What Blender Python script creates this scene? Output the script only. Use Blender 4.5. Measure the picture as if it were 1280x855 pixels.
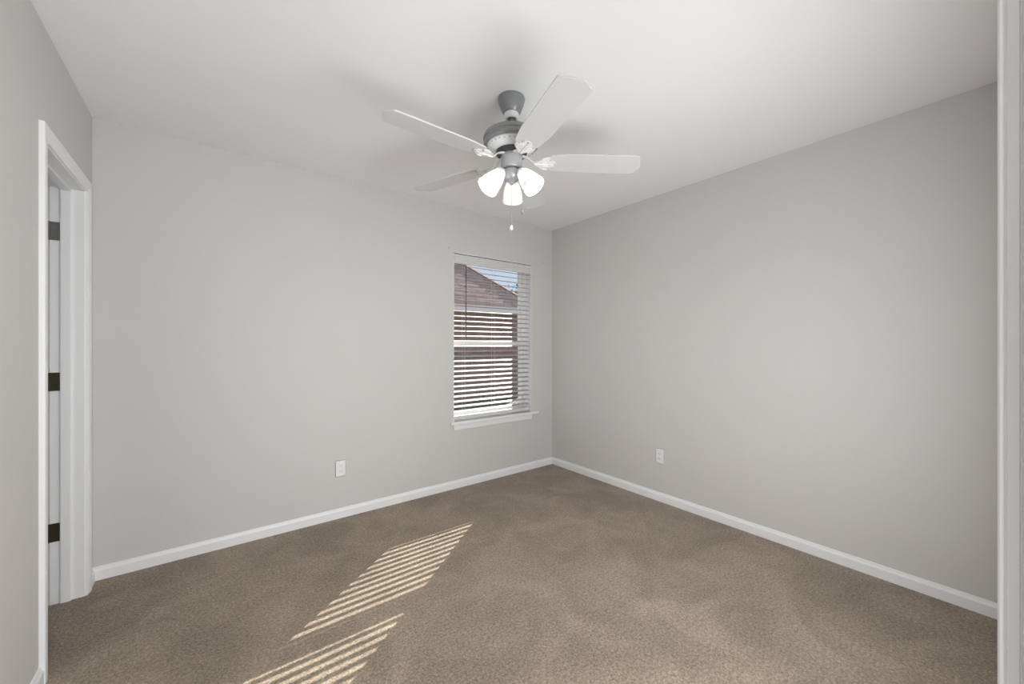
import bpy, bmesh, math, random
from mathutils import Vector, Matrix

random.seed(4)
for o in list(bpy.data.objects):
    bpy.data.objects.remove(o)
scene = bpy.context.scene
C = scene.collection
PI = math.pi
R = math.radians

# ------------------------------------------------------------------ camera
cam_data = bpy.data.cameras.new('camera')
cam = bpy.data.objects.new('camera', cam_data)
C.objects.link(cam)
cam.location = (0, 0, 1.243)
cam.rotation_euler = (R(90), 0, -R(37.66))
cam_data.sensor_fit = 'HORIZONTAL'
cam_data.sensor_width = 36
cam_data.lens = 486.25 / 1280 * 36
cam_data.shift_y = 3.56 / 1280
cam_data.clip_start = 0.01
cam_data.clip_end = 200
scene.camera = cam

# ------------------------------------------------------------------ sky, sun, lamps, exposure
SUN_EL = math.atan(0.59)
SUN_DIR = Vector((0.785 * math.cos(SUN_EL), 0.62 * math.cos(SUN_EL), math.sin(SUN_EL)))   # towards the sun
SKY_STRENGTH = 0.90
SUN_ENERGY = 13.0
FRONT_FILL_POWER = 31.5
HALL_FILL_POWER = 27.0
BULB_STRENGTH = 360.0

world = bpy.data.worlds.new('sky')
scene.world = world
world.use_nodes = True
wn = world.node_tree.nodes
wl = world.node_tree.links
wn.clear()
wo = wn.new('ShaderNodeOutputWorld')
bg = wn.new('ShaderNodeBackground')
geo = wn.new('ShaderNodeTexCoord')
sep = wn.new('ShaderNodeSeparateXYZ')
sky = wn.new('ShaderNodeValToRGB')            # clear afternoon sky: pale at the horizon, bluer overhead
sky.color_ramp.elements[0].position = 0.0
sky.color_ramp.elements[0].color = (0.78, 0.87, 1.0, 1)
sky.color_ramp.elements[1].position = 0.8
sky.color_ramp.elements[1].color = (0.52, 0.66, 0.95, 1)
wl.new(geo.outputs['Generated'], sep.inputs[0])
wl.new(sep.outputs['Z'], sky.inputs['Fac'])
bg.inputs['Strength'].default_value = SKY_STRENGTH
wl.new(sky.outputs[0], bg.inputs[0])
wl.new(bg.outputs[0], wo.inputs[0])

sd = bpy.data.lights.new('sun', 'SUN')
sd.energy = SUN_ENERGY
sd.angle = R(0.2)
sd.color = (1.0, 0.95, 0.87)
so = bpy.data.objects.new('sun', sd)
C.objects.link(so)
so.rotation_euler = SUN_DIR.to_track_quat('Z', 'Y').to_euler()
so.location = (6, 8, 9)

def area_light(name, loc, tilt_up, turn_left, w, h, power):
    d = bpy.data.lights.new(name, 'AREA')
    d.shape = 'RECTANGLE'
    d.size, d.size_y, d.energy = w, h, power
    d.color = (0.975, 0.99, 1.0)
    o = bpy.data.objects.new(name, d)
    C.objects.link(o)
    o.location = loc
    o.rotation_euler = (R(90 + tilt_up), 0, R(turn_left))      # untilted it emits towards +y
    return o
# added fill lights in an invented front wall window, right of the doorway
for wx_ in (0.76, 1.15, 1.54):
    area_light('front_fill_light', (wx_, -0.03, 1.03), 6, -11, 0.385, 1.0, FRONT_FILL_POWER / 3)
area_light('hall_fill_light', (0.08, -0.80, 1.25), 5, 0, 0.5, 1.9, HALL_FILL_POWER)  # added fill light in the unseen hall, shining in through the doorway

scene.view_settings.view_transform = 'Standard'
scene.view_settings.look = 'None'
scene.view_settings.exposure = 0.0
scene.view_settings.gamma = 1.0
scene.view_settings.use_curve_mapping = False

# ------------------------------------------------------------------ dimensions
XL, XR, YB, YF, H = -0.498, 2.825, 2.971, -0.0085, 2.44
WT = 0.114                      # interior wall thickness
WX0, WX1, WZ0, WZ1 = 1.655, 2.536, 0.575, 2.045     # window opening
DY0, DY1, DH = 2.232, 2.813, 2.0                    # side doorway (clear)
EX0, EX1, EH = -0.40, 0.400, 2.05                   # entry doorway (clear)

# ------------------------------------------------------------------ materials
def mat(name, col, rough=0.5, metal=0.0, spec=0.5, bump=0.0, scale=60.0, vary=0.0, vscale=4.0):
    m = bpy.data.materials.new(name)
    m.use_nodes = True
    n, l = m.node_tree.nodes, m.node_tree.links
    b = n['Principled BSDF']
    b.inputs['Roughness'].default_value = rough
    b.inputs['Metallic'].default_value = metal
    b.inputs['Specular IOR Level'].default_value = spec
    tc = n.new('ShaderNodeTexCoord')
    c4 = (*col, 1)
    nz = n.new('ShaderNodeTexNoise')
    nz.inputs['Scale'].default_value = vscale
    nz.inputs['Detail'].default_value = 4
    l.new(tc.outputs['Object'], nz.inputs['Vector'])
    mx = n.new('ShaderNodeMix')
    mx.data_type = 'RGBA'
    mx.inputs['A'].default_value = tuple(c * (1 - vary) for c in col) + (1,)
    mx.inputs['B'].default_value = tuple(min(1, c * (1 + vary)) for c in col) + (1,)
    l.new(nz.outputs['Fac'], mx.inputs['Factor'])
    l.new(mx.outputs['Result'], b.inputs['Base Color'])
    if bump:
        n2 = n.new('ShaderNodeTexNoise')
        n2.inputs['Scale'].default_value = scale
        n2.inputs['Detail'].default_value = 3
        bp = n.new('ShaderNodeBump')
        bp.inputs['Strength'].default_value = bump
        bp.inputs['Distance'].default_value = 0.002
        l.new(tc.outputs['Object'], n2.inputs['Vector'])
        l.new(n2.outputs['Fac'], bp.inputs['Height'])
        l.new(bp.outputs['Normal'], b.inputs['Normal'])
    return m

M = {}
M['wall'] = mat('greige_wall_paint', (0.630, 0.624, 0.602), 0.75, spec=0.2, bump=0.12, scale=260, vary=0.015)
M['ceiling'] = mat('white_ceiling_paint', (0.90, 0.90, 0.905), 0.85, spec=0.1, bump=0.1, scale=200, vary=0.01)
M['trim'] = mat('white_semi_gloss_paint', (0.86, 0.86, 0.87), 0.38, spec=0.4, vary=0.006)
M['vinyl'] = mat('white_window_vinyl', (0.88, 0.88, 0.88), 0.35, vary=0.01)
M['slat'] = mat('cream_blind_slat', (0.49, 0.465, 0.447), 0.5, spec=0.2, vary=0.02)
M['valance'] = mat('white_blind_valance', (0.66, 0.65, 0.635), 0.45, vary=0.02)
M['cord'] = mat('pale_blind_cord', (0.72, 0.70, 0.67), 0.7, vary=0.03)
M['wand'] = mat('dark_blind_wand', (0.07, 0.06, 0.06), 0.3, vary=0.05)
M['bronze'] = mat('aged_bronze_hinge', (0.065, 0.055, 0.035), 0.4, metal=0.6, vary=0.2, vscale=60)
M['nickel'] = mat('brushed_steel_hinge', (0.22, 0.22, 0.21), 0.4, metal=0.6, vary=0.1, vscale=60)
M['fan_grey'] = mat('satin_grey_metal', (0.27, 0.285, 0.285), 0.35, metal=0.3, vary=0.04)
M['fan_mid'] = mat('pale_grey_metal', (0.46, 0.46, 0.48), 0.35, metal=0.3, vary=0.04)
M['fan_dark'] = mat('dark_grey_metal', (0.06, 0.06, 0.065), 0.4, metal=0.3, vary=0.05)
M['fan_white'] = mat('white_fan_enamel', (0.82, 0.82, 0.82), 0.3, vary=0.01)
M['blade'] = mat('white_fan_blade', (0.67, 0.67, 0.675), 0.42, vary=0.015, vscale=10)
M['outlet'] = mat('white_outlet_plastic', (0.86, 0.86, 0.85), 0.35, vary=0.01)
M['slot'] = mat('dark_slot', (0.05, 0.05, 0.05), 0.6, vary=0.05)
M['hall'] = mat('hall_paint', (0.6, 0.59, 0.56), 0.8, spec=0.2, vary=0.01)
M['fascia'] = mat('white_fascia_paint', (0.84, 0.78, 0.74), 0.5, vary=0.04)
M['soil'] = mat('mulch_ground', (0.15, 0.105, 0.085), 0.95, vary=0.4, vscale=9)
M['bark'] = mat('tree_bark', (0.09, 0.07, 0.05), 0.9, bump=0.6, scale=30, vary=0.3)
M['leaf'] = mat('tree_leaf', (0.05, 0.075, 0.05), 0.6, vary=0.4, vscale=6)

def carpet_material():
    m = bpy.data.materials.new('beige_cut_pile_carpet')
    m.use_nodes = True
    n, l = m.node_tree.nodes, m.node_tree.links
    b = n['Principled BSDF']
    b.inputs['Roughness'].default_value = 0.95
    b.inputs['Specular IOR Level'].default_value = 0.05
    b.inputs['Sheen Weight'].default_value = 0.15
    b.inputs['Sheen Roughness'].default_value = 0.6
    tc = n.new('ShaderNodeTexCoord')
    def noise(scale, detail, rough=0.5, warp=0.0):
        z = n.new('ShaderNodeTexNoise')
        z.inputs['Scale'].default_value = scale
        z.inputs['Detail'].default_value = detail
        z.inputs['Roughness'].default_value = rough
        z.inputs['Distortion'].default_value = warp
        l.new(tc.outputs['Object'], z.inputs['Vector'])
        return z
    def ramp(src, p0, p1, c0, c1):
        r = n.new('ShaderNodeValToRGB')
        r.color_ramp.elements[0].position = p0
        r.color_ramp.elements[1].position = p1
        r.color_ramp.elements[0].color = (*c0, 1)
        r.color_ramp.elements[1].color = (*c1, 1)
        l.new(src, r.inputs['Fac'])
        return r
    fine = noise(150, 3, 0.65)
    tuft = noise(78, 3, 0.65)
    nap = noise(2.8, 5, 0.62, 1.0)
    base = ramp(fine.outputs['Fac'], 0.30, 0.72, (0.205, 0.158, 0.115), (0.450, 0.366, 0.282))
    t2 = ramp(tuft.outputs['Fac'], 0.33, 0.67, (0.68, 0.68, 0.68), (1.28, 1.28, 1.28))
    n2 = ramp(nap.outputs['Fac'], 0.36, 0.64, (0.83, 0.82, 0.81), (1.14, 1.14, 1.14))
    def mul(a, b_):
        x = n.new('ShaderNodeMix')
        x.data_type = 'RGBA'
        x.blend_type = 'MULTIPLY'
        x.inputs['Factor'].default_value = 1
        l.new(a, x.inputs['A'])
        l.new(b_, x.inputs['B'])
        return x.outputs['Result']
    l.new(mul(mul(base.outputs[0], t2.outputs[0]), n2.outputs[0]), b.inputs['Base Color'])
    ad_ = n.new('ShaderNodeMath')
    ad_.operation = 'ADD'
    l.new(fine.outputs['Fac'], ad_.inputs[0])
    l.new(tuft.outputs['Fac'], ad_.inputs[1])
    bp = n.new('ShaderNodeBump')
    bp.inputs['Strength'].default_value = 0.7
    bp.inputs['Distance'].default_value = 0.008
    l.new(ad_.outputs[0], bp.inputs['Height'])
    l.new(bp.outputs['Normal'], b.inputs['Normal'])
    return m
M['carpet'] = carpet_material()

def glass_material():
    m = bpy.data.materials.new('clear_window_glass')
    m.use_nodes = True
    n, l = m.node_tree.nodes, m.node_tree.links
    n.clear()
    out = n.new('ShaderNodeOutputMaterial')
    mx = n.new('ShaderNodeMixShader')
    mx.inputs[0].default_value = 0.05
    tr = n.new('ShaderNodeBsdfTransparent')
    tr.inputs[0].default_value = (0.97, 0.98, 0.98, 1)
    gl = n.new('ShaderNodeBsdfGlossy')
    gl.inputs['Roughness'].default_value = 0.02
    l.new(tr.outputs[0], mx.inputs[1])
    l.new(gl.outputs[0], mx.inputs[2])
    l.new(mx.outputs[0], out.inputs[0])
    return m
M['glass'] = glass_material()

def shade_material():
    m = bpy.data.materials.new('frosted_white_glass')
    m.use_nodes = True
    n, l = m.node_tree.nodes, m.node_tree.links
    n.clear()
    out = n.new('ShaderNodeOutputMaterial')
    mx = n.new('ShaderNodeMixShader')
    mx.inputs[0].default_value = 0.22
    df = n.new('ShaderNodeBsdfDiffuse')
    df.inputs[0].default_value = (0.85, 0.85, 0.84, 1)
    tl = n.new('ShaderNodeBsdfTranslucent')
    tl.inputs[0].default_value = (0.9, 0.89, 0.87, 1)
    l.new(df.outputs[0], mx.inputs[1])
    l.new(tl.outputs[0], mx.inputs[2])
    l.new(mx.outputs[0], out.inputs[0])
    return m
M['shade'] = shade_material()

def bulb_material():
    m = bpy.data.materials.new('lit_bulb')
    m.use_nodes = True
    n, l = m.node_tree.nodes, m.node_tree.links
    n.clear()
    out = n.new('ShaderNodeOutputMaterial')
    em = n.new('ShaderNodeEmission')
    em.inputs[0].default_value = (1.0, 0.97, 0.92, 1)
    em.inputs[1].default_value = BULB_STRENGTH
    l.new(em.outputs[0], out.inputs[0])
    return m
M['bulb'] = bulb_material()

def brick_like(name, c1, c2, mortar, w, h, msize, axis_swap=None, rough=0.9, bump=0.5):
    m = bpy.data.materials.new(name)
    m.use_nodes = True
    n, l = m.node_tree.nodes, m.node_tree.links
    b = n['Principled BSDF']
    b.inputs['Roughness'].default_value = rough
    b.inputs['Specular IOR Level'].default_value = 0.1
    tc = n.new('ShaderNodeTexCoord')
    sp = n.new('ShaderNodeSeparateXYZ')
    cb = n.new('ShaderNodeCombineXYZ')
    l.new(tc.outputs['Object'], sp.inputs[0])
    add = n.new('ShaderNodeMath')
    add.operation = 'ADD'
    l.new(sp.outputs['X'], add.inputs[0])
    l.new(sp.outputs['Y'], add.inputs[1])
    if axis_swap == 'x_only':
        l.new(sp.outputs['X'], cb.inputs['X'])
    else:
        l.new(add.outputs[0], cb.inputs['X'])
    l.new(sp.outputs['Z'], cb.inputs['Y'])
    bt = n.new('ShaderNodeTexBrick')
    bt.inputs['Scale'].default_value = 1
    bt.inputs['Brick Width'].default_value = w
    bt.inputs['Row Height'].default_value = h
    bt.inputs['Mortar Size'].default_value = msize
    bt.inputs['Color1'].default_value = (*c1, 1)
    bt.inputs['Color2'].default_value = (*c2, 1)
    bt.inputs['Mortar'].default_value = (*mortar, 1)
    l.new(cb.outputs[0], bt.inputs['Vector'])
    nz = n.new('ShaderNodeTexNoise')
    nz.inputs['Scale'].default_value = 7
    nz.inputs['Detail'].default_value = 5
    l.new(tc.outputs['Object'], nz.inputs['Vector'])
    mr = n.new('ShaderNodeMapRange')
    mr.inputs['To Min'].default_value = 0.6
    mr.inputs['To Max'].default_value = 1.4
    l.new(nz.outputs['Fac'], mr.inputs['Value'])
    mx = n.new('ShaderNodeMix')
    mx.data_type = 'RGBA'
    mx.blend_type = 'MULTIPLY'
    mx.inputs['Factor'].default_value = 1
    l.new(bt.outputs['Color'], mx.inputs['A'])
    l.new(mr.outputs[0], mx.inputs['B'])
    l.new(mx.outputs['Result'], b.inputs['Base Color'])
    bp = n.new('ShaderNodeBump')
    bp.inputs['Strength'].default_value = bump
    bp.inputs['Distance'].default_value = 0.01
    bp.invert = True
    l.new(bt.outputs['Fac'], bp.inputs['Height'])
    l.new(bp.outputs['Normal'], b.inputs['Normal'])
    return m
M['brick'] = brick_like('brown_brick', (0.30, 0.19, 0.16), (0.23, 0.145, 0.12), (0.34, 0.28, 0.25), 0.21, 0.075, 0.008)
M['shingle'] = brick_like('brown_roof_shingle', (0.54, 0.37, 0.31), (0.43, 0.295, 0.245), (0.25, 0.17, 0.145), 0.32, 0.11, 0.010)

# ------------------------------------------------------------------ mesh helpers
def add_box(bm, x0, x1, y0, y1, z0, z1, bevel=0.0, segs=2, mtx=None):
    r = bmesh.ops.create_cube(bm, size=1)
    vs = r['verts']
    for v in vs:
        v.co = Vector((x0 + (v.co.x + .5) * (x1 - x0), y0 + (v.co.y + .5) * (y1 - y0), z0 + (v.co.z + .5) * (z1 - z0)))
    if mtx is not None:
        bmesh.ops.transform(bm, matrix=mtx, verts=vs)
    if bevel:
        es = list({e for v in vs for e in v.link_edges})
        bmesh.ops.bevel(bm, geom=es, offset=bevel, segments=segs, affect='EDGES', clamp_overlap=True)

def add_loft(bm, rings, closed=True, caps=True):
    """rings: lists of points of equal length; quads between neighbours."""
    vr = [[bm.verts.new(p) for p in ring] for ring in rings]
    n = len(vr[0])
    for a, b in zip(vr, vr[1:]):
        for i in range(n if closed else n - 1):
            j = (i + 1) % n
            bm.faces.new((a[i], a[j], b[j], b[i]))
    if caps:
        bm.faces.new(list(reversed(vr[0])))
        bm.faces.new(vr[-1])

def add_lathe(bm, prof, segs=40, mtx=None, cap0=False, cap1=False):
    """prof: (radius, z) list, around z."""
    rings = []
    for k in range(segs):
        a = 2 * PI * k / segs
        rings.append([Vector((r * math.cos(a), r * math.sin(a), z)) for r, z in prof])
    vr = [[bm.verts.new((mtx @ p) if mtx is not None else p) for p in ring] for ring in rings]
    n = len(prof)
    for k in range(segs):
        a, b = vr[k], vr[(k + 1) % segs]
        for i in range(n - 1):
            bm.faces.new((a[i], b[i], b[i + 1], a[i + 1]))
    if cap0:
        bm.faces.new([vr[k][0] for k in reversed(range(segs))])
    if cap1:
        bm.faces.new([vr[k][-1] for k in range(segs)])

def add_tube(bm, pts, rad, segs=10):
    pts = [Vector(p) for p in pts]
    rings = []
    for i, p in enumerate(pts):
        t = (pts[min(i + 1, len(pts) - 1)] - pts[max(i - 1, 0)]).normalized()
        up = Vector((0, 0, 1)) if abs(t.z) < .95 else Vector((1, 0, 0))
        u = t.cross(up).normalized()
        v = t.cross(u).normalized()
        r = rad[i] if isinstance(rad, (list, tuple)) else rad
        rings.append([p + r * (math.cos(2 * PI * k / segs) * u + math.sin(2 * PI * k / segs) * v) for k in range(segs)])
    add_loft(bm, rings)

def add_prism(bm, outline, z0, z1, mtx=None, bevel=0.0):
    """outline (x, y) polygon extruded along z."""
    T = (lambda p: mtx @ Vector(p)) if mtx is not None else Vector
    lo = [bm.verts.new(T((x, y, z0))) for x, y in outline]
    hi = [bm.verts.new(T((x, y, z1))) for x, y in outline]
    n = len(outline)
    fs = [bm.faces.new(list(reversed(lo))), bm.faces.new(hi)]
    for i in range(n):
        j = (i + 1) % n
        fs.append(bm.faces.new((lo[i], lo[j], hi[j], hi[i])))
    if bevel:
        es = list({e for f in fs[:2] for e in f.edges})
        bmesh.ops.bevel(bm, geom=es, offset=bevel, segments=2, affect='EDGES', clamp_overlap=True)

def add_ball(bm, c, r, segs=16, sz=1.0):
    res = bmesh.ops.create_uvsphere(bm, u_segments=segs, v_segments=max(6, segs // 2), radius=r)
    for v in res['verts']:
        v.co = Vector((v.co.x, v.co.y, v.co.z * sz)) + Vector(c)

def obj(name, bm, m, parent=None, smooth=False, origin=(0, 0, 0)):
    bmesh.ops.recalc_face_normals(bm, faces=bm.faces[:])
    me = bpy.data.meshes.new(name)
    if any(origin):
        bmesh.ops.translate(bm, verts=bm.verts[:], vec=-Vector(origin))
    bm.to_mesh(me)
    bm.free()
    if smooth:
        for p in me.polygons:
            p.use_smooth = True
        me.set_sharp_from_angle(angle=R(35))
    me.materials.append(m)
    o = bpy.data.objects.new(name, me)
    o.location = origin
    C.objects.link(o)
    if parent is not None:
        o.parent = parent
    return o

def thing(name, label, cat, loc=(0, 0, 0), rotz=0.0, group=None):
    o = bpy.data.objects.new(name, None)
    o.empty_display_size = 0.05
    C.objects.link(o)
    o.location = loc
    o.rotation_euler = (0, 0, rotz)
    o['label'] = label
    o['category'] = cat
    if group:
        o['group'] = group
    return o

def tag(o, label, cat, group=None):
    o['label'] = label
    o['category'] = cat
    if group:
        o['group'] = group
    return o

def struct(o, label, cat):
    o['kind'] = 'structure'
    o['label'] = label
    o['category'] = cat
    return o

def struct_root(name, label, cat, loc=(0, 0, 0)):
    o = bpy.data.objects.new(name, None)
    o.empty_display_size = 0.05
    C.objects.link(o)
    o.location = loc
    return struct(o, label, cat)

# ------------------------------------------------------------------ room shell
bm = bmesh.new()
add_box(bm, -1.75, XR + 0.12, -1.6, YB + 0.2, -0.12, 0.0)
struct(obj('floor', bm, M['carpet']), 'beige brown cut pile carpet with striped sunlight', 'floor')

bm = bmesh.new()
add_box(bm, -1.75, XR + 0.12, -1.6, YB + 0.2, H, H + 0.12)
struct(obj('ceiling', bm, M['ceiling']), 'plain white ceiling above the fan', 'ceiling')

def wall_with_hole(bm, axis, a0, a1, t0, t1, z1, h0, h1, hz0, hz1):
    def bx(p0, p1, q0, q1):
        if p1 - p0 < 1e-5 or q1 - q0 < 1e-5:
            return
        if axis == 'x':
            add_box(bm, p0, p1, t0, t1, q0, q1)
        else:
            add_box(bm, t0, t1, p0, p1, q0, q1)
    bx(a0, h0, 0, z1)
    bx(h1, a1, 0, z1)
    bx(h0, h1, 0, hz0)
    bx(h0, h1, hz1, z1)

bm = bmesh.new()
wall_with_hole(bm, 'x', XL - WT, XR + 0.12, YB, YB + 0.2, H, WX0, WX1, WZ0 - 0.022, WZ1)
struct(obj('wall_back', bm, M['wall']), 'greige wall holding the window', 'wall')
bm = bmesh.new()
add_box(bm, XR, XR + 0.12, YF - WT, YB, 0, H)
struct(obj('wall_right', bm, M['wall']), 'greige blank wall right of the window corner', 'wall')
bm = bmesh.new()
wall_with_hole(bm, 'y', YF - WT, YB, XL - WT, XL, H, DY0 - 0.018, DY1 + 0.018, 0, DH + 0.018)
struct(obj('wall_left', bm, M['wall']), 'greige wall at left with the narrow doorway', 'wall')
bm = bmesh.new()
FX0, FX1, FZ0, FZ1 = 0.56, 1.74, 0.50, 1.60            # added window for the fill lights, in the front wall
wall_with_hole(bm, 'x', XL, 0.47, YF - WT, YF, H, EX0 - 0.018, EX1 + 0.018, 0, EH + 0.018)
wall_with_hole(bm, 'x', 0.47, XR, YF - WT, YF, H, FX0, FX1, FZ0, FZ1)
struct(obj('wall_front', bm, M['wall']), 'greige wall beside the near right door casing', 'wall')
# closet behind the left doorway, and the hall behind the entry doorway
bm = bmesh.new()
add_box(bm, -1.75, -1.65, 1.3, YB + 0.2, 0, H)
add_box(bm, -1.65, XL - WT, 1.2, 1.3, 0, H)
add_box(bm, -1.65, XL - WT, YB + 0.1, YB + 0.2, 0, H)
struct(obj('wall_closet', bm, M['hall']), 'plain walls beyond the left doorway', 'wall')
bm = bmesh.new()
add_box(bm, -0.9, -0.8, -1.6, YF - WT, 0, H)
add_box(bm, 0.8, 0.9, -1.6, YF - WT, 0, H)
add_box(bm, -0.8, 0.8, -1.6, -1.5, 0, H)
struct(obj('wall_hall', bm, M['hall']), 'plain walls of the hall behind the camera', 'wall')

# ------------------------------------------------------------------ baseboards
BASE = [(0, 0), (0.013, 0), (0.013, 0.049), (0.0115, 0.053), (0.0085, 0.057), (0.006, 0.064), (0.005, 0.069), (0, 0.070)]
def baseboard(bm, axis, a0, a1, wall, sign, m0=False, m1=False):
    rings = []
    for a, mit, s in ((a0, m0, 1), (a1, m1, -1)):
        ring = []
        for t, z in BASE:
            p = a + (s * t if mit else 0)
            ring.append((p, wall + sign * t, z) if axis == 'x' else (wall + sign * t, p, z))
        rings.append(ring)
    add_loft(bm, rings)

bm = bmesh.new()
baseboard(bm, 'x', XL, XR, YB, -1, True, True)
struct(obj('baseboard_back', bm, M['trim']), 'white baseboard below the window', 'baseboard')
bm = bmesh.new()
baseboard(bm, 'y', YF, YB, XR, -1, True, True)
struct(obj('baseboard_right', bm, M['trim']), 'white baseboard along the blank right wall', 'baseboard')
CW = 0.057
bm = bmesh.new()
baseboard(bm, 'y', YF, DY0 - 0.005 - CW, XL, 1, True, False)
baseboard(bm, 'y', DY1 + 0.005 + CW, YB, XL, 1, False, True)
struct(obj('baseboard_left', bm, M['trim']), 'white baseboard running up to the left door casing', 'baseboard')
bm = bmesh.new()
baseboard(bm, 'x', EX1 + 0.008 + CW, XR, YF, 1, False, True)
struct(obj('baseboard_front', bm, M['trim']), 'white baseboard beside the near right casing', 'baseboard')

# ------------------------------------------------------------------ door casings and doors
CAS = [(0, 0), (0, 0.0085), (0.002, 0.010), (0.008, 0.0105), (0.012, 0.0095), (0.016, 0.012), (0.026, 0.0145),
       (0.040, 0.016), (0.052, 0.016), (0.056, 0.0145), (CW, 0.012), (CW, 0)]
def casing(bm, axis, o0, o1, top, wall, sign, prof=CAS):
    """door casing with mitred corners around an opening o0..o1, up to height top."""
    rings = []
    for k in range(4):
        ring = []
        for u, t in prof:
            a = (o0 - u) if k < 2 else (o1 + u)
            z = 0.0 if k in (0, 3) else top + u
            w = wall + sign * t
            ring.append((a, w, z) if axis == 'x' else (w, a, z))
        rings.append(ring)
    add_loft(bm, rings)

d1 = struct_root('door_1', 'white framed narrow doorway in the left wall with bronze hinges', 'door', (XL, (DY0 + DY1) / 2, 0))
def dpart(name, bm, m, **k):
    o = obj(name, bm, m, **k)
    o.parent = d1
    o.matrix_parent_inverse = Matrix.Translation(d1.location).inverted()
    return o
bm = bmesh.new()
casing(bm, 'y', DY0 - 0.005, DY1 + 0.005, DH + 0.005, XL, 1)
dpart('casing', bm, M['trim'], smooth=False)
bm = bmesh.new()
casing(bm, 'y', DY0 - 0.005, DY1 + 0.005, DH + 0.005, XL - WT, -1)
dpart('casing', bm, M['trim'])
bm = bmesh.new()
add_box(bm, XL - WT, XL, DY0 - 0.018, DY0, 0, DH)
add_box(bm, XL - WT, XL, DY1, DY1 + 0.018, 0, DH)
add_box(bm, XL - WT, XL, DY0 - 0.018, DY1 + 0.018, DH, DH + 0.018)
dpart('jamb', bm, M['trim'])
SX0, SX1 = XL - 0.079, XL - 0.043
bm = bmesh.new()
add_box(bm, SX0, SX1, DY0, DY0 + 0.011, 0, DH - 0.011, 0.002)
add_box(bm, SX0, SX1, DY1 - 0.011, DY1, 0, DH - 0.011, 0.002)
add_box(bm, SX0, SX1, DY0, DY1, DH - 0.011, DH, 0.002)
dpart('door_stop', bm, M['trim'])
# door leaf swung open into the closet
leaf = None
bm = bmesh.new()
LX0, LX1, LY0, LY1 = XL - WT - 0.006 - 0.572, XL - WT - 0.006, DY1 - 0.042, DY1 - 0.007
add_box(bm, LX0 + 0.10, LX1 - 0.10, LY0 + 0.006, LY1 - 0.006, 0.02, DH - 0.012)
for (z0, z1) in ((0.012, 0.22), (0.86, 1.02), (DH - 0.15, DH - 0.004)):
    add_box(bm, LX0 + 0.11, LX1 - 0.11, LY0, LY1, z0, z1)
for (x0, x1) in ((LX0, LX0 + 0.11), (LX1 - 0.11, LX1)):
    add_box(bm, x0, x1, LY0, LY1, 0.012, DH - 0.004)
leaf = dpart('door_leaf', bm, M['trim'])
for i, (z0, z1, mm, lb) in enumerate(((1.744, 1.832, 'nickel', 'grey top hinge'), (1.022, 1.110, 'bronze', None), (0.300, 0.388, 'bronze', None))):
    bm = bmesh.new()
    add_box(bm, XL - WT + 0.001, SX0 - 0.001, DY1 - 0.0025, DY1, z0, z1, 0.0008, 1)
    add_tube(bm, [(XL - WT - 0.004, DY1 - 0.004, z0), (XL - WT - 0.004, DY1 - 0.004, z1)], 0.005, 12)
    for q in (0.17, 0.5, 0.83):
        add_tube(bm, [(XL - WT + 0.018, DY1 - 0.0024, z0 + q * (z1 - z0)), (XL - WT + 0.018, DY1 - 0.0032, z0 + q * (z1 - z0))], 0.0035, 10)
    h = dpart('hinge', bm, M[mm])
    if lb:
        h['label'] = lb

# entry doorway the camera looks through: casing on the room side, jamb behind it
t1 = struct_root('trim_1', 'white door casing at the right edge, close to the viewer', 'door casing', (EX1, YF, 0))
ECAS = [(0, 0), (0, 0.0055), (0.0016, 0.0060), (0.0016, 0.0066), (0.0, 0.0072), (0.0, 0.0118), (0.0013, 0.0124), (0.0013, 0.0132), (0.0002, 0.0139),
        (0.0002, 0.0150), (0.0012, 0.0160), (0.010, 0.0160), (0.014, 0.0145), (0.018, 0.0160), (0.050, 0.0160), (CW, 0.012), (CW, 0)]
def tpart(name, bm, m):
    o = obj(name, bm, m)
    o.parent = t1
    o.matrix_parent_inverse = Matrix.Translation(t1.location).inverted()
    return o
bm = bmesh.new()
casing(bm, 'x', EX0 - 0.008, EX1 + 0.008, EH + 0.008, YF, 1, ECAS)
tpart('casing', bm, M['trim'])
bm = bmesh.new()
add_box(bm, EX0 - 0.018, EX0, YF - WT, YF, 0, EH)
add_box(bm, EX1, EX1 + 0.018, YF - WT, YF, 0, EH)
add_box(bm, EX0 - 0.018, EX1 + 0.018, YF - WT, YF, EH, EH + 0.018)
tpart('jamb', bm, M['trim'])

# ------------------------------------------------------------------ window
w1 = struct_root('window_1', 'white single hung window near the room corner', 'window', ((WX0 + WX1) / 2, YB, WZ0))
def wpart(name, bm, m, parent=None, smooth=False):
    o = obj(name, bm, m, smooth=smooth)
    o.parent = parent or w1
    o.matrix_parent_inverse = Matrix.Translation(w1.location).inverted()
    return o
def ring_frame(bm, x0, x1, z0, z1, y0, y1, l, r, b, t, bev=0.002):
    add_box(bm, x0, x0 + l, y0, y1, z0, z1, bev)
    add_box(bm, x1 - r, x1, y0, y1, z0, z1, bev)
    add_box(bm, x0 + l - 0.001, x1 - r + 0.001, y0, y1, z0, z0 + b, bev)
    add_box(bm, x0 + l - 0.001, x1 - r + 0.001, y0, y1, z1 - t, z1, bev)
bm = bmesh.new()
ring_frame(bm, WX0, WX1, WZ0, WZ1, YB + 0.084, YB + 0.195, 0.018, 0.018, 0.026, 0.022)
wpart('window_frame', bm, M['vinyl'])
fx0, fx1 = WX0 + 0.018, WX1 - 0.018
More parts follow.
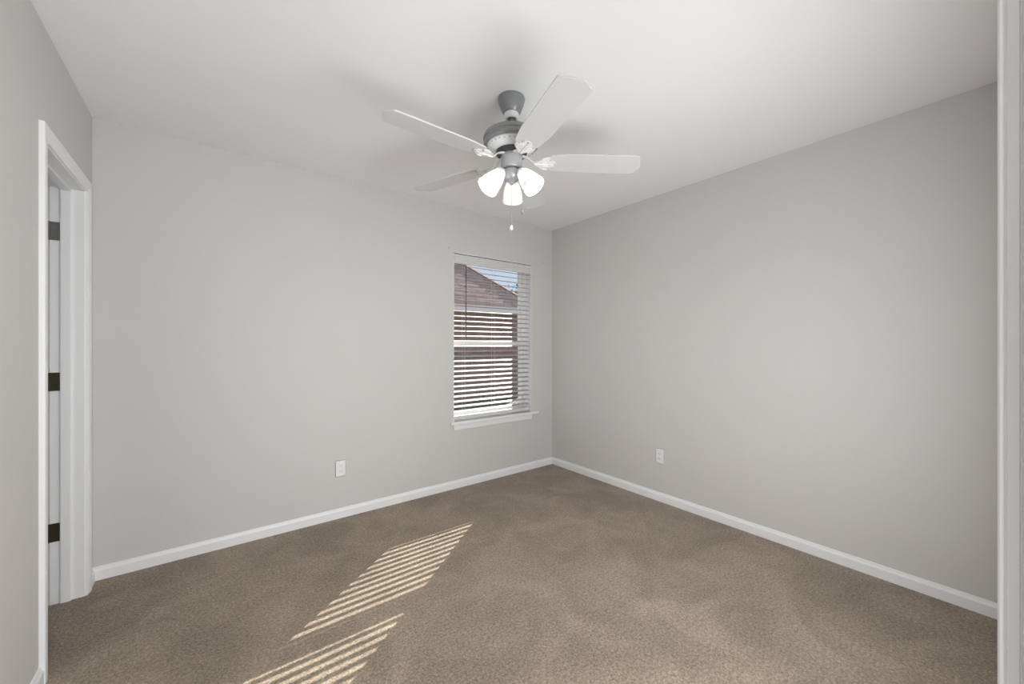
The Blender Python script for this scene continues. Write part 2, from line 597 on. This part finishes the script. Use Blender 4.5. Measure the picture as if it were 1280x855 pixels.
def sash(z0, z1, y0, y1, b, t):
    bm = bmesh.new()
    ring_frame(bm, fx0, fx1, z0, z1, y0, y1, 0.030, 0.030, b, t, 0.003)
    s = wpart('sash', bm, M['vinyl'])
    bm = bmesh.new()
    add_box(bm, fx0 + 0.026, fx1 - 0.026, (y0 + y1) / 2 - 0.002, (y0 + y1) / 2 + 0.002, z0 + b - 0.004, z1 - t + 0.004)
    g = obj('pane', bm, M['glass'])
    g.parent = s
    g.matrix_parent_inverse = s.matrix_world.inverted()
    return s
us = sash(1.233, WZ1 - 0.022, YB + 0.140, YB + 0.165, 0.042, 0.030)
ls = sash(WZ0 + 0.026, 1.277, YB + 0.104, YB + 0.130, 0.042, 0.044)
bm = bmesh.new()
add_box(bm, 1.617, 2.618, YB - 0.034, YB, WZ0 - 0.022, WZ0, 0.005, 3)
add_box(bm, WX0 + 0.0005, WX1 - 0.0005, YB - 0.006, YB + 0.084, WZ0 - 0.022, WZ0)
wpart('window_stool', bm, M['trim'])
bm = bmesh.new()
add_box(bm, WX0, WX0 + 0.004, YB, YB + 0.084, WZ0, WZ1)
add_box(bm, WX1 - 0.004, WX1, YB, YB + 0.084, WZ0, WZ1)
add_box(bm, WX0, WX1, YB, YB + 0.084, WZ1 - 0.004, WZ1)
wpart('jamb_lining', bm, M['trim'])
bm = bmesh.new()
pr = [(0, 0), (-0.009, 0.002), (-0.013, 0.012), (-0.013, 0.046), (-0.009, 0.053), (0, 0.053)]
add_loft(bm, [[(x, YB + t, WZ0 - 0.075 + z) for t, z in pr] for x in (1.652, 2.538)])
wpart('window_apron', bm, M['trim'])

w2 = struct_root('added_window', 'unseen white window added in the front wall for fill light', 'window', ((FX0 + FX1) / 2, YF, FZ0))  # unseen window, made up to hold the front fill lights
bm = bmesh.new()
ring_frame(bm, FX0, FX1, FZ0, FZ1, YF - WT + 0.005, YF - 0.07, 0.045, 0.045, 0.045, 0.045)
add_box(bm, FX0 + 0.04, FX1 - 0.04, YF - WT + 0.008, YF - 0.075, (FZ0 + FZ1) / 2 - 0.02, (FZ0 + FZ1) / 2 + 0.02)
o = obj('window_frame', bm, M['vinyl'])
o.parent = w2
o.matrix_parent_inverse = Matrix.Translation(w2.location).inverted()
bm = bmesh.new()
add_box(bm, FX0 + 0.04, FX1 - 0.04, YF - 0.094, YF - 0.090, FZ0 + 0.04, FZ1 - 0.04)
o = obj('pane', bm, M['glass'])
o.parent = w2
o.matrix_parent_inverse = Matrix.Translation(w2.location).inverted()

# ------------------------------------------------------------------ blind
bl = thing('window_blind', 'white horizontal slat blind with a dark wand, lowered and open in the window', 'blind',
           ((WX0 + WX1) / 2, YB + 0.035, WZ0))
def bpart(name, bm, m, smooth=False, parent=None):
    o = obj(name, bm, m, smooth=smooth)
    o.parent = bl
    o.matrix_parent_inverse = Matrix.Translation(bl.location).inverted()
    return o
BX0, BX1, BY = WX0 + 0.009, WX1 - 0.010, YB + 0.036
bm = bmesh.new()
vp = [(0, 0), (-0.004, 0.004), (-0.004, 0.020), (-0.007, 0.028), (-0.007, 0.058), (-0.004, 0.064), (-0.004, 0.078), (0, 0.082), (0.006, 0.082), (0.006, 0)]
add_loft(bm, [[(x, YB + 0.004 + t, 1.953 + z) for t, z in vp] for x in (BX0 - 0.004, BX1 + 0.004)])
bpart('valance', bm, M['valance'])
bm = bmesh.new()
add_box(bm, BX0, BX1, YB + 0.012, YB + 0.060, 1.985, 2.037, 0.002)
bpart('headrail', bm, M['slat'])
SLAT_W, SLAT_T, TILT, PITCH, Z_FIRST, N_SLATS = 0.0375, 0.0022, R(18.5), 0.0444, 0.655, 30
bm = bmesh.new()
for i in range(N_SLATS):
    z = Z_FIRST + i * PITCH
    if z > 1.965:
        break
    ring = []
    for s in (1, -1):
        pts = []
        for k in range(5):
            u = -0.5 + k / 4
            crown = 0.0016 * (1 - (2 * u) ** 2)
            pts.append((u * SLAT_W, crown + s * SLAT_T / 2))
        if s < 0:
            pts.reverse()
        ring += pts
    rot = []
    for u, w in ring:           # u: towards outside; outer edge up
        rot.append((BY + u * math.cos(TILT) - w * math.sin(TILT), z + u * math.sin(TILT) + w * math.cos(TILT)))
    add_loft(bm, [[(x, y, zz) for y, zz in rot] for x in (BX0, BX1)])
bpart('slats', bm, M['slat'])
bm = bmesh.new()
add_box(bm, BX0, BX1, BY - 0.025, BY + 0.025, 0.588, 0.618, 0.004)
bpart('bottom_rail', bm, M['valance'])
for fx in (0.13, 0.5, 0.87):
    bm = bmesh.new()
    x = BX0 + fx * (BX1 - BX0)
    for dy in (-0.024, 0.024):
        add_tube(bm, [(x, BY + dy, 0.60), (x, BY + dy, 1.99)], 0.0009, 6)
    bpart('ladder_cord', bm, M['cord'])
bm = bmesh.new()
wx = 1.775
add_tube(bm, [(wx, YB + 0.000, 1.955), (wx, YB - 0.006, 1.93), (wx, YB - 0.006, 1.33), (wx, YB - 0.006, 1.30)], [0.002, 0.004, 0.0042, 0.0055], 8)
bpart('tilt_wand', bm, M['wand'], smooth=True)

# ------------------------------------------------------------------ outlets
def outlet(label, loc, rotz):
    """faces -y before rotation"""
    t = thing('wall_outlet', label, 'outlet', loc, rotz)
    bm = bmesh.new()
    add_box(bm, -0.0355, 0.0355, -0.006, 0, -0.058, 0.058, 0.003, 3)
    obj('cover_plate', bm, M['outlet'], t)
    for s in (1, -1):
        bm = bmesh.new()
        ol = []
        for k in range(24):
            a = 2 * PI * k / 24
            ol.append((max(-0.0165, min(0.0165, 0.0185 * math.cos(a))), 0.0145 * math.sin(a)))
        add_prism(bm, ol, 0, 0.0025, Matrix.Translation((0, -0.006, s * 0.0195)) @ Matrix.Rotation(R(90), 4, 'X'), 0.0006)
        rc = obj('socket', bm, M['outlet'], t)
        bm = bmesh.new()
        zc = s * 0.0195
        add_box(bm, -0.0075, -0.0055, -0.0092, -0.0084, zc - 0.001, zc + 0.007)
        add_box(bm, 0.0055, 0.0075, -0.0092, -0.0084, zc, zc + 0.006)
        add_tube(bm, [(0, -0.0084, zc - 0.007), (0, -0.0092, zc - 0.007)], 0.0024, 10)
        obj('slots', bm, M['slot'], rc)
    bm = bmesh.new()
    add_tube(bm, [(0, -0.0055, 0), (0, -0.0075, 0)], 0.003, 12)
    obj('screw', bm, M['outlet'], t)
    return t
outlet('white outlet low on the window wall, left of the window', (0.734, YB, 0.355), 0)
outlet('white outlet low on the blank right wall', (XR, 1.730, 0.359), -R(90))

# small nails left in the wall at the window's upper corners
def nail(label, x, z):
    bm = bmesh.new()
    add_tube(bm, [(x, YB + 0.003, z), (x, YB - 0.004, z)], 0.003, 10)
    add_tube(bm, [(x, YB - 0.004, z), (x, YB - 0.0052, z)], 0.006, 12)
    o = obj('wall_screw', bm, M['fan_mid'], origin=(x, YB, z))
    tag(o, label, 'screw', 'screws beside the window top')
nail('tiny grey screw in the wall at the upper left window corner', 1.607, 2.075)
nail('tiny grey screw in the wall at the upper right window corner', 2.700, 2.083)

# ------------------------------------------------------------------ ceiling fan
HX, HY, ZB, RB, BW = 1.154, 1.499, 2.132, 0.641, 0.136
TH0, BPITCH = R(-34.77), R(-9.45)
fan = thing('ceiling_fan', 'five blade white and grey ceiling fan with three lit glass shades', 'ceiling fan', (HX, HY, H))
Z = lambda z: z - H
def fpart(name, bm, m, parent=None, smooth=True):
    return obj(name, bm, m, parent or fan, smooth=smooth)
bm = bmesh.new()
add_lathe(bm, [(0.0, Z(2.44)), (0.064, Z(2.44)), (0.066, Z(2.434)), (0.064, Z(2.425)), (0.058, Z(2.405)), (0.050, Z(2.385)), (0.044, Z(2.372)), (0.038, Z(2.366)), (0.0, Z(2.366))], 48)
fpart('canopy', bm, M['fan_grey'])
bm = bmesh.new()
add_lathe(bm, [(0.020, Z(2.370)), (0.033, Z(2.370)), (0.036, Z(2.362)), (0.034, Z(2.350)), (0.029, Z(2.340)), (0.022, Z(2.339)), (0.020, Z(2.346)), (0.020, Z(2.370))], 36)
fpart('hanger_collar', bm, M['fan_white'])
bm = bmesh.new()
add_tube(bm, [(0, 0, Z(2.37)), (0, 0, Z(2.28))], 0.0115, 20)
add_lathe(bm, [(0.0115, Z(2.306)), (0.018, Z(2.304)), (0.022, Z(2.292)), (0.022, Z(2.275))], 24)
fpart('downrod', bm, M['fan_grey'])
bm = bmesh.new()
add_lathe(bm, [(0.0, Z(2.280)), (0.045, Z(2.280)), (0.084, Z(2.276)), (0.114, Z(2.268)), (0.131, Z(2.257)), (0.1365, Z(2.247)), (0.1375, Z(2.238)),
               (0.132, Z(2.234)), (0.132, Z(2.226)), (0.136, Z(2.222)), (0.134, Z(2.214)), (0.120, Z(2.208)), (0.0, Z(2.208))], 56)
fpart('motor_housing', bm, M['fan_grey'])
# white vented ring under the housing
bm = bmesh.new()
add_lathe(bm, [(0.118, Z(2.210)), (0.119, Z(2.203)), (0.108, Z(2.192)), (0.088, Z(2.184)), (0.070, Z(2.180)), (0.0, Z(2.180))], 56)
ring = fpart('vent_ring', bm, M['fan_white'])
bm = bmesh.new()
for k in range(30):
    a = 2 * PI * k / 30
    mt = Matrix.Rotation(a, 4, 'Z') @ Matrix.Translation((0.1145, 0, Z(2.1975))) @ Matrix.Rotation(R(45), 4, 'Y')
    add_box(bm, -0.0045, 0.0045, -0.0035, 0.0035, -0.0012, 0.0012, mtx=mt)
fpart('vent_slots', bm, M['fan_mid'], ring, smooth=False)
# flywheel where the irons bolt on
bm = bmesh.new()
add_lathe(bm, [(0.0, Z(2.182)), (0.074, Z(2.182)), (0.076, Z(2.176)), (0.074, Z(2.166)), (0.056, Z(2.163)), (0.0, Z(2.163))], 40)
fpart('flywheel', bm, M['fan_dark'])
bm = bmesh.new()
add_lathe(bm, [(0.0, Z(2.166)), (0.050, Z(2.166)), (0.052, Z(2.160)), (0.052, Z(2.104)), (0.048, Z(2.096)), (0.0, Z(2.094))], 40)
sw = fpart('switch_housing', bm, M['fan_mid'])
# light fitter below
bm = bmesh.new()
add_lathe(bm, [(0.0, Z(2.098)), (0.030, Z(2.096)), (0.040, Z(2.088)), (0.044, Z(2.074)), (0.042, Z(2.058)), (0.034, Z(2.044)), (0.020, Z(2.036)), (0.012, Z(2.030)), (0.008, Z(2.022)), (0.0, Z(2.020))], 40)
fit_ = fpart('light_fitter', bm, M['fan_mid'])

def blade_outline():
    r0 = 0.178
    o = [(r0, -0.046), (r0 + 0.012, -0.056), (r0 + 0.10, -BW / 2 + 0.002), (RB - 0.10, -BW / 2), (RB - 0.034, -BW / 2), (RB - 0.028, -BW / 2 + 0.003),
         (RB, BW / 2 - 0.052), (RB - 0.001, BW / 2 - 0.048), (RB - 0.023, BW / 2 - 0.004), (RB - 0.028, BW / 2), (RB - 0.10, BW / 2), (r0 + 0.10, BW / 2 - 0.002), (r0 + 0.012, 0.056), (r0, 0.046)]
    return o

def leaf_outline(n=60):
    """three lobed medallion of the blade iron, pointing +x, root at x=0"""
    pts = []
    ctrl = [(0.00, 0.011), (0.018, 0.016), (0.034, 0.034), (0.050, 0.046), (0.066, 0.048), (0.080, 0.042), (0.086, 0.032), (0.083, 0.024),
            (0.094, 0.024), (0.106, 0.017), (0.113, 0.0)]
    up = ctrl
    for p in up:
        pts.append(p)
    for p in reversed(up[:-1]):
        pts.append((p[0], -p[1]))
    return pts

for k in range(5):
    a = TH0 + k * 2 * PI / 5
    base = Matrix.Rotation(a, 4, 'Z')
    tilt = base @ Matrix.Translation((0, 0, Z(ZB))) @ Matrix.Rotation(BPITCH, 4, 'X')
    bm = bmesh.new()
    add_prism(bm, blade_outline(), -0.003, 0.003, tilt, 0.0012)
    fpart('blade', bm, M['blade'], smooth=False)
    # iron: bent arm plus medallion under the blade
    bm = bmesh.new()
    arm = []
    for (x, z, w, h) in ((0.052, 2.160, 0.030, 0.006), (0.070, 2.157, 0.024, 0.007), (0.086, 2.148, 0.019, 0.008), (0.100, 2.134, 0.018, 0.008), (0.115, ZB - 0.0062, 0.022, 0.006), (0.132, ZB - 0.0062, 0.024, 0.005)):
        t_ = max(0, min(1, (x - 0.06) / 0.05))
        m2 = base @ Matrix.Translation((x, 0, Z(z))) @ Matrix.Rotation(BPITCH * t_, 4, 'X')
        ringp = []
        for q in range(10):
            b_ = 2 * PI * q / 10
            ringp.append(m2 @ Vector((0, w / 2 * math.cos(b_), h / 2 * math.sin(b_))))
        arm.append(ringp)
    add_loft(bm, arm)
    ol = [(x * 0.98 + 0.108, y) for x, y in leaf_outline()]
    add_prism(bm, ol, -0.0085, -0.0032, tilt, 0.0016)
    iron = fpart('blade_iron', bm, M['fan_white'])
    # raised scroll ribs and screws of the medallion
    bm = bmesh.new()
    for s in (1, -1):
        pts = []
        for q in range(13):
            u = q / 12 * 1.5 * PI
            pts.append(tilt @ Vector((0.108 + 0.056 + 0.018 * math.sin(u - 0.6), s * (0.023 + 0.014 * math.cos(u - 0.6)), -0.0092)))
        add_tube(bm, pts, 0.0022, 6)
    add_tube(bm, [tilt @ Vector((0.116, 0, -0.0090)), tilt @ Vector((0.16, 0, -0.0098)), tilt @ Vector((0.215, 0, -0.0088))], [0.004, 0.003, 0.0015], 8)
    fpart('scroll_rib', bm, M['fan_white'], iron)
    for (x, y) in ((0.186, 0.034), (0.186, -0.034), (0.210, 0.0)):
        bm = bmesh.new()
        add_tube(bm, [tilt @ Vector((x, y, -0.0080)), tilt @ Vector((x, y, -0.0112))], [0.0048, 0.0034], 10)
        fpart('screw', bm, M['fan_mid'], iron)

# lamp holders, shades and bulbs
ARM0 = R(90 - 37.66 - 3)
for k in range(3):
    a = ARM0 + k * 2 * PI / 3
    # local frame: z along the shade axis pointing out and down
    d = Vector((math.cos(a) * math.sin(R(40)), math.sin(a) * math.sin(R(40)), -math.cos(R(40))))
    start = Vector((math.cos(a) * 0.050, math.sin(a) * 0.050, Z(2.078)))
    q = d.to_track_quat('Z', 'Y').to_matrix().to_4x4()
    mt = Matrix.Translation(start) @ q
    bm = bmesh.new()
    add_tube(bm, [Vector((math.cos(a) * 0.030, math.sin(a) * 0.030, Z(2.078))), Vector((math.cos(a) * 0.044, math.sin(a) * 0.044, Z(2.081))), start], 0.010, 14)
    add_lathe(bm, [(0.0, -0.004), (0.014, -0.004), (0.022, 0.002), (0.025, 0.010), (0.025, 0.026), (0.0, 0.026)], 28, mt)
    holder = fpart('lamp_holder', bm, M['fan_white'])
    bm = bmesh.new()
    outer = [(0.027, 0.010), (0.029, 0.020), (0.034, 0.034), (0.040, 0.052), (0.0455, 0.072), (0.049, 0.092), (0.0515, 0.108), (0.0535, 0.120)]
    inner = [(r - 0.003, z) for r, z in reversed(outer)]
    add_lathe(bm, outer + [(0.0522, 0.1215)] + inner, 44, mt)
    fpart('lamp_shade', bm, M['shade'], holder)
    bm = bmesh.new()
    add_lathe(bm, [(0.0, 0.108), (0.008, 0.1065), (0.016, 0.102), (0.0225, 0.093), (0.0245, 0.083), (0.0225, 0.071), (0.017, 0.058), (0.013, 0.046), (0.0125, 0.026)], 28, mt)
    fpart('light_bulb', bm, M['bulb'], holder)

# pull chains with their knobs
def chain(px, py, z0, z1, knob):
    bm = bmesh.new()
    n = int((z0 - z1) / 0.0052)
    add_tube(bm, [(px, py, Z(z0)), (px, py, Z(z1))], 0.0012, 6)
    for i in range(n):
        res = bmesh.ops.create_icosphere(bm, subdivisions=1, radius=0.0016)
        for v in res['verts']:
            v.co += Vector((px, py, Z(z0 - i * 0.0052)))
    c = fpart('pull_chain', bm, M['fan_mid'])
    bm = bmesh.new()
    if knob == 'ball':
        add_lathe(bm, [(0.0, 0.012), (0.003, 0.011), (0.0045, 0.006), (0.0075, 0.001), (0.0085, -0.005), (0.0075, -0.011), (0.004, -0.015), (0.0, -0.016)], 18, Matrix.Translation((px, py, Z(z1))))
        kb = fpart('chain_knob', bm, M['fan_white'], c)
    else:
        add_lathe(bm, [(0.0, 0.010), (0.003, 0.009), (0.0055, 0.003), (0.006, -0.004), (0.004, -0.010), (0.0, -0.012)], 18, Matrix.Translation((px, py, Z(z1))))
        kb = fpart('chain_knob', bm, M['fan_grey'], c)
    return c
rv = Vector((0.7916, -0.611))
fv = Vector((0.611, 0.7916))
p = fv * 0.0
chain(p.x, p.y, 2.022, 1.815, 'ball')
p = rv * 0.053 - fv * 0.006
chain(p.x, p.y, 2.110, 1.885, 'drop')

# ------------------------------------------------------------------ outside
bm = bmesh.new()
add_box(bm, -2.0, XR + 0.8, YB + 0.2, YB + 0.80, 2.30, 2.33)
add_box(bm, -2.0, XR + 0.8, YB + 0.78, YB + 0.80, 2.28, 2.46)
struct(obj('roof_eave', bm, M['fascia']), 'white eave overhanging the window outside', 'eave')
bm = bmesh.new()
add_box(bm, -30, 45, YB + 0.2, 60, -0.65, -0.35)
struct(obj('ground', bm, M['soil']), 'ground outside the window', 'ground')
hs = thing('neighbor_house', 'brown brick house with hip roof seen through the window', 'house', (3.0, 9.6, -0.35))
def hpart(name, bm, m):
    o = obj(name, bm, m)
    o.parent = hs
    o.matrix_parent_inverse = Matrix.Translation(hs.location).inverted()
    return o
EYX, EYY, EZ, RPITCH = 8.25, 9.2, 2.40, 0.845
HX0, HD = -5.0, 7.0
bm = bmesh.new()
add_box(bm, HX0 + 0.4, EYX - 0.4, EYY + 0.4, EYY + HD - 0.4, -0.36, EZ - 0.19)
hpart('brick_wall', bm, M['brick'])
bm = bmesh.new()
rh = HD / 2
e = [Vector((HX0, EYY, EZ)), Vector((EYX, EYY, EZ)), Vector((EYX, EYY + HD, EZ)), Vector((HX0, EYY + HD, EZ))]
r0 = Vector((HX0 + rh, EYY + rh, EZ + rh * RPITCH))
r1 = Vector((EYX - rh, EYY + rh, EZ + rh * RPITCH))
top = [bm.verts.new(v) for v in e] + [bm.verts.new(r0), bm.verts.new(r1)]
low = [bm.verts.new(v - Vector((0, 0, 0.03))) for v in e]
for f in ((0, 1, 5, 4), (1, 2, 5), (2, 3, 4, 5), (3, 0, 4)):
    bm.faces.new([top[i] for i in f])
for i in range(4):
    j = (i + 1) % 4
    bm.faces.new((low[i], low[j], top[j], top[i]))
bm.faces.new(list(reversed(low)))
hpart('roof', bm, M['shingle'])
# ridge cap shingles along the hip
bm = bmesh.new()
hv = r1 - e[1]
nn = 26
for i in range(nn):
    c0 = e[1] + hv * (i / nn) + Vector((0, 0, 0.012))
    c1_ = e[1] + hv * ((i + 1.15) / nn) + Vector((0, 0, 0.030))
    dirv = (c1_ - c0).normalized()
    side = dirv.cross(Vector((0, 0, 1))).normalized()
    dn = Vector((0, 0, -0.055))
    rings = []
    for c in (c0, c1_):
        rings.append([c + side * 0.13 + dn, c, c - side * 0.13 + dn, c - side * 0.13 + dn * 1.3, c + dn * 0.3, c + side * 0.13 + dn * 1.3])
    add_loft(bm, rings)
hpart('hip_cap', bm, M['shingle'])
bm = bmesh.new()
add_box(bm, HX0 + 0.02, EYX - 0.02, EYY + 0.02, EYY + HD - 0.02, EZ - 0.21, EZ - 0.032)
hpart('fascia', bm, M['fascia'])

def tree(label, x, y, h, rad, seed):
    rnd = random.Random(seed)
    t = thing('tree', label, 'tree', (x, y, -0.35))
    bm = bmesh.new()
    add_tube(bm, [(0, 0, 0), (0.05, 0.02, h * 0.35), (-0.04, 0.0, h * 0.7), (0.02, 0.03, h * 0.93)], [0.16, 0.12, 0.08, 0.02], 10)
    tips = []
    for k in range(22):
        a = rnd.uniform(0, 2 * PI)
        z0 = h * rnd.uniform(0.45, 0.85)
        L = rad * rnd.uniform(0.5, 1.0)
        p1 = Vector((math.cos(a) * L * 0.5, math.sin(a) * L * 0.5, z0 + L * 0.3))
        p2 = Vector((math.cos(a) * L, math.sin(a) * L, z0 + L * rnd.uniform(0.3, 0.8)))
        add_tube(bm, [(0, 0, z0), p1, p2], [0.045, 0.03, 0.008], 6)
        tips += [p1, p2]
    obj('trunk', bm, M['bark'], t)
    bm = bmesh.new()
    for tp in tips:
        for q in range(60):
            c = tp + Vector((rnd.gauss(0, 0.33), rnd.gauss(0, 0.33), rnd.gauss(0, 0.28)))
            u = Vector((rnd.gauss(0, 1), rnd.gauss(0, 1), rnd.gauss(0, 1))).normalized()
            v = u.cross(Vector((rnd.gauss(0, 1), rnd.gauss(0, 1), rnd.gauss(0, 1)))).normalized()
            s = rnd.uniform(0.05, 0.09)
            pts = [c - u * s, c + v * s * 0.45, c + u * s, c - v * s * 0.45]
            bm.faces.new([bm.verts.new(p_) for p_ in pts])
    obj('foliage', bm, M['leaf'], t)
    return t
tree('dark leafy tree showing right of the hip roof through the window', 13.6, 17.3, 4.7, 1.05, 3)
tree('small dark tree rising just behind the roof slope through the window', 15.36, 21.5, 5.2, 1.0, 9)
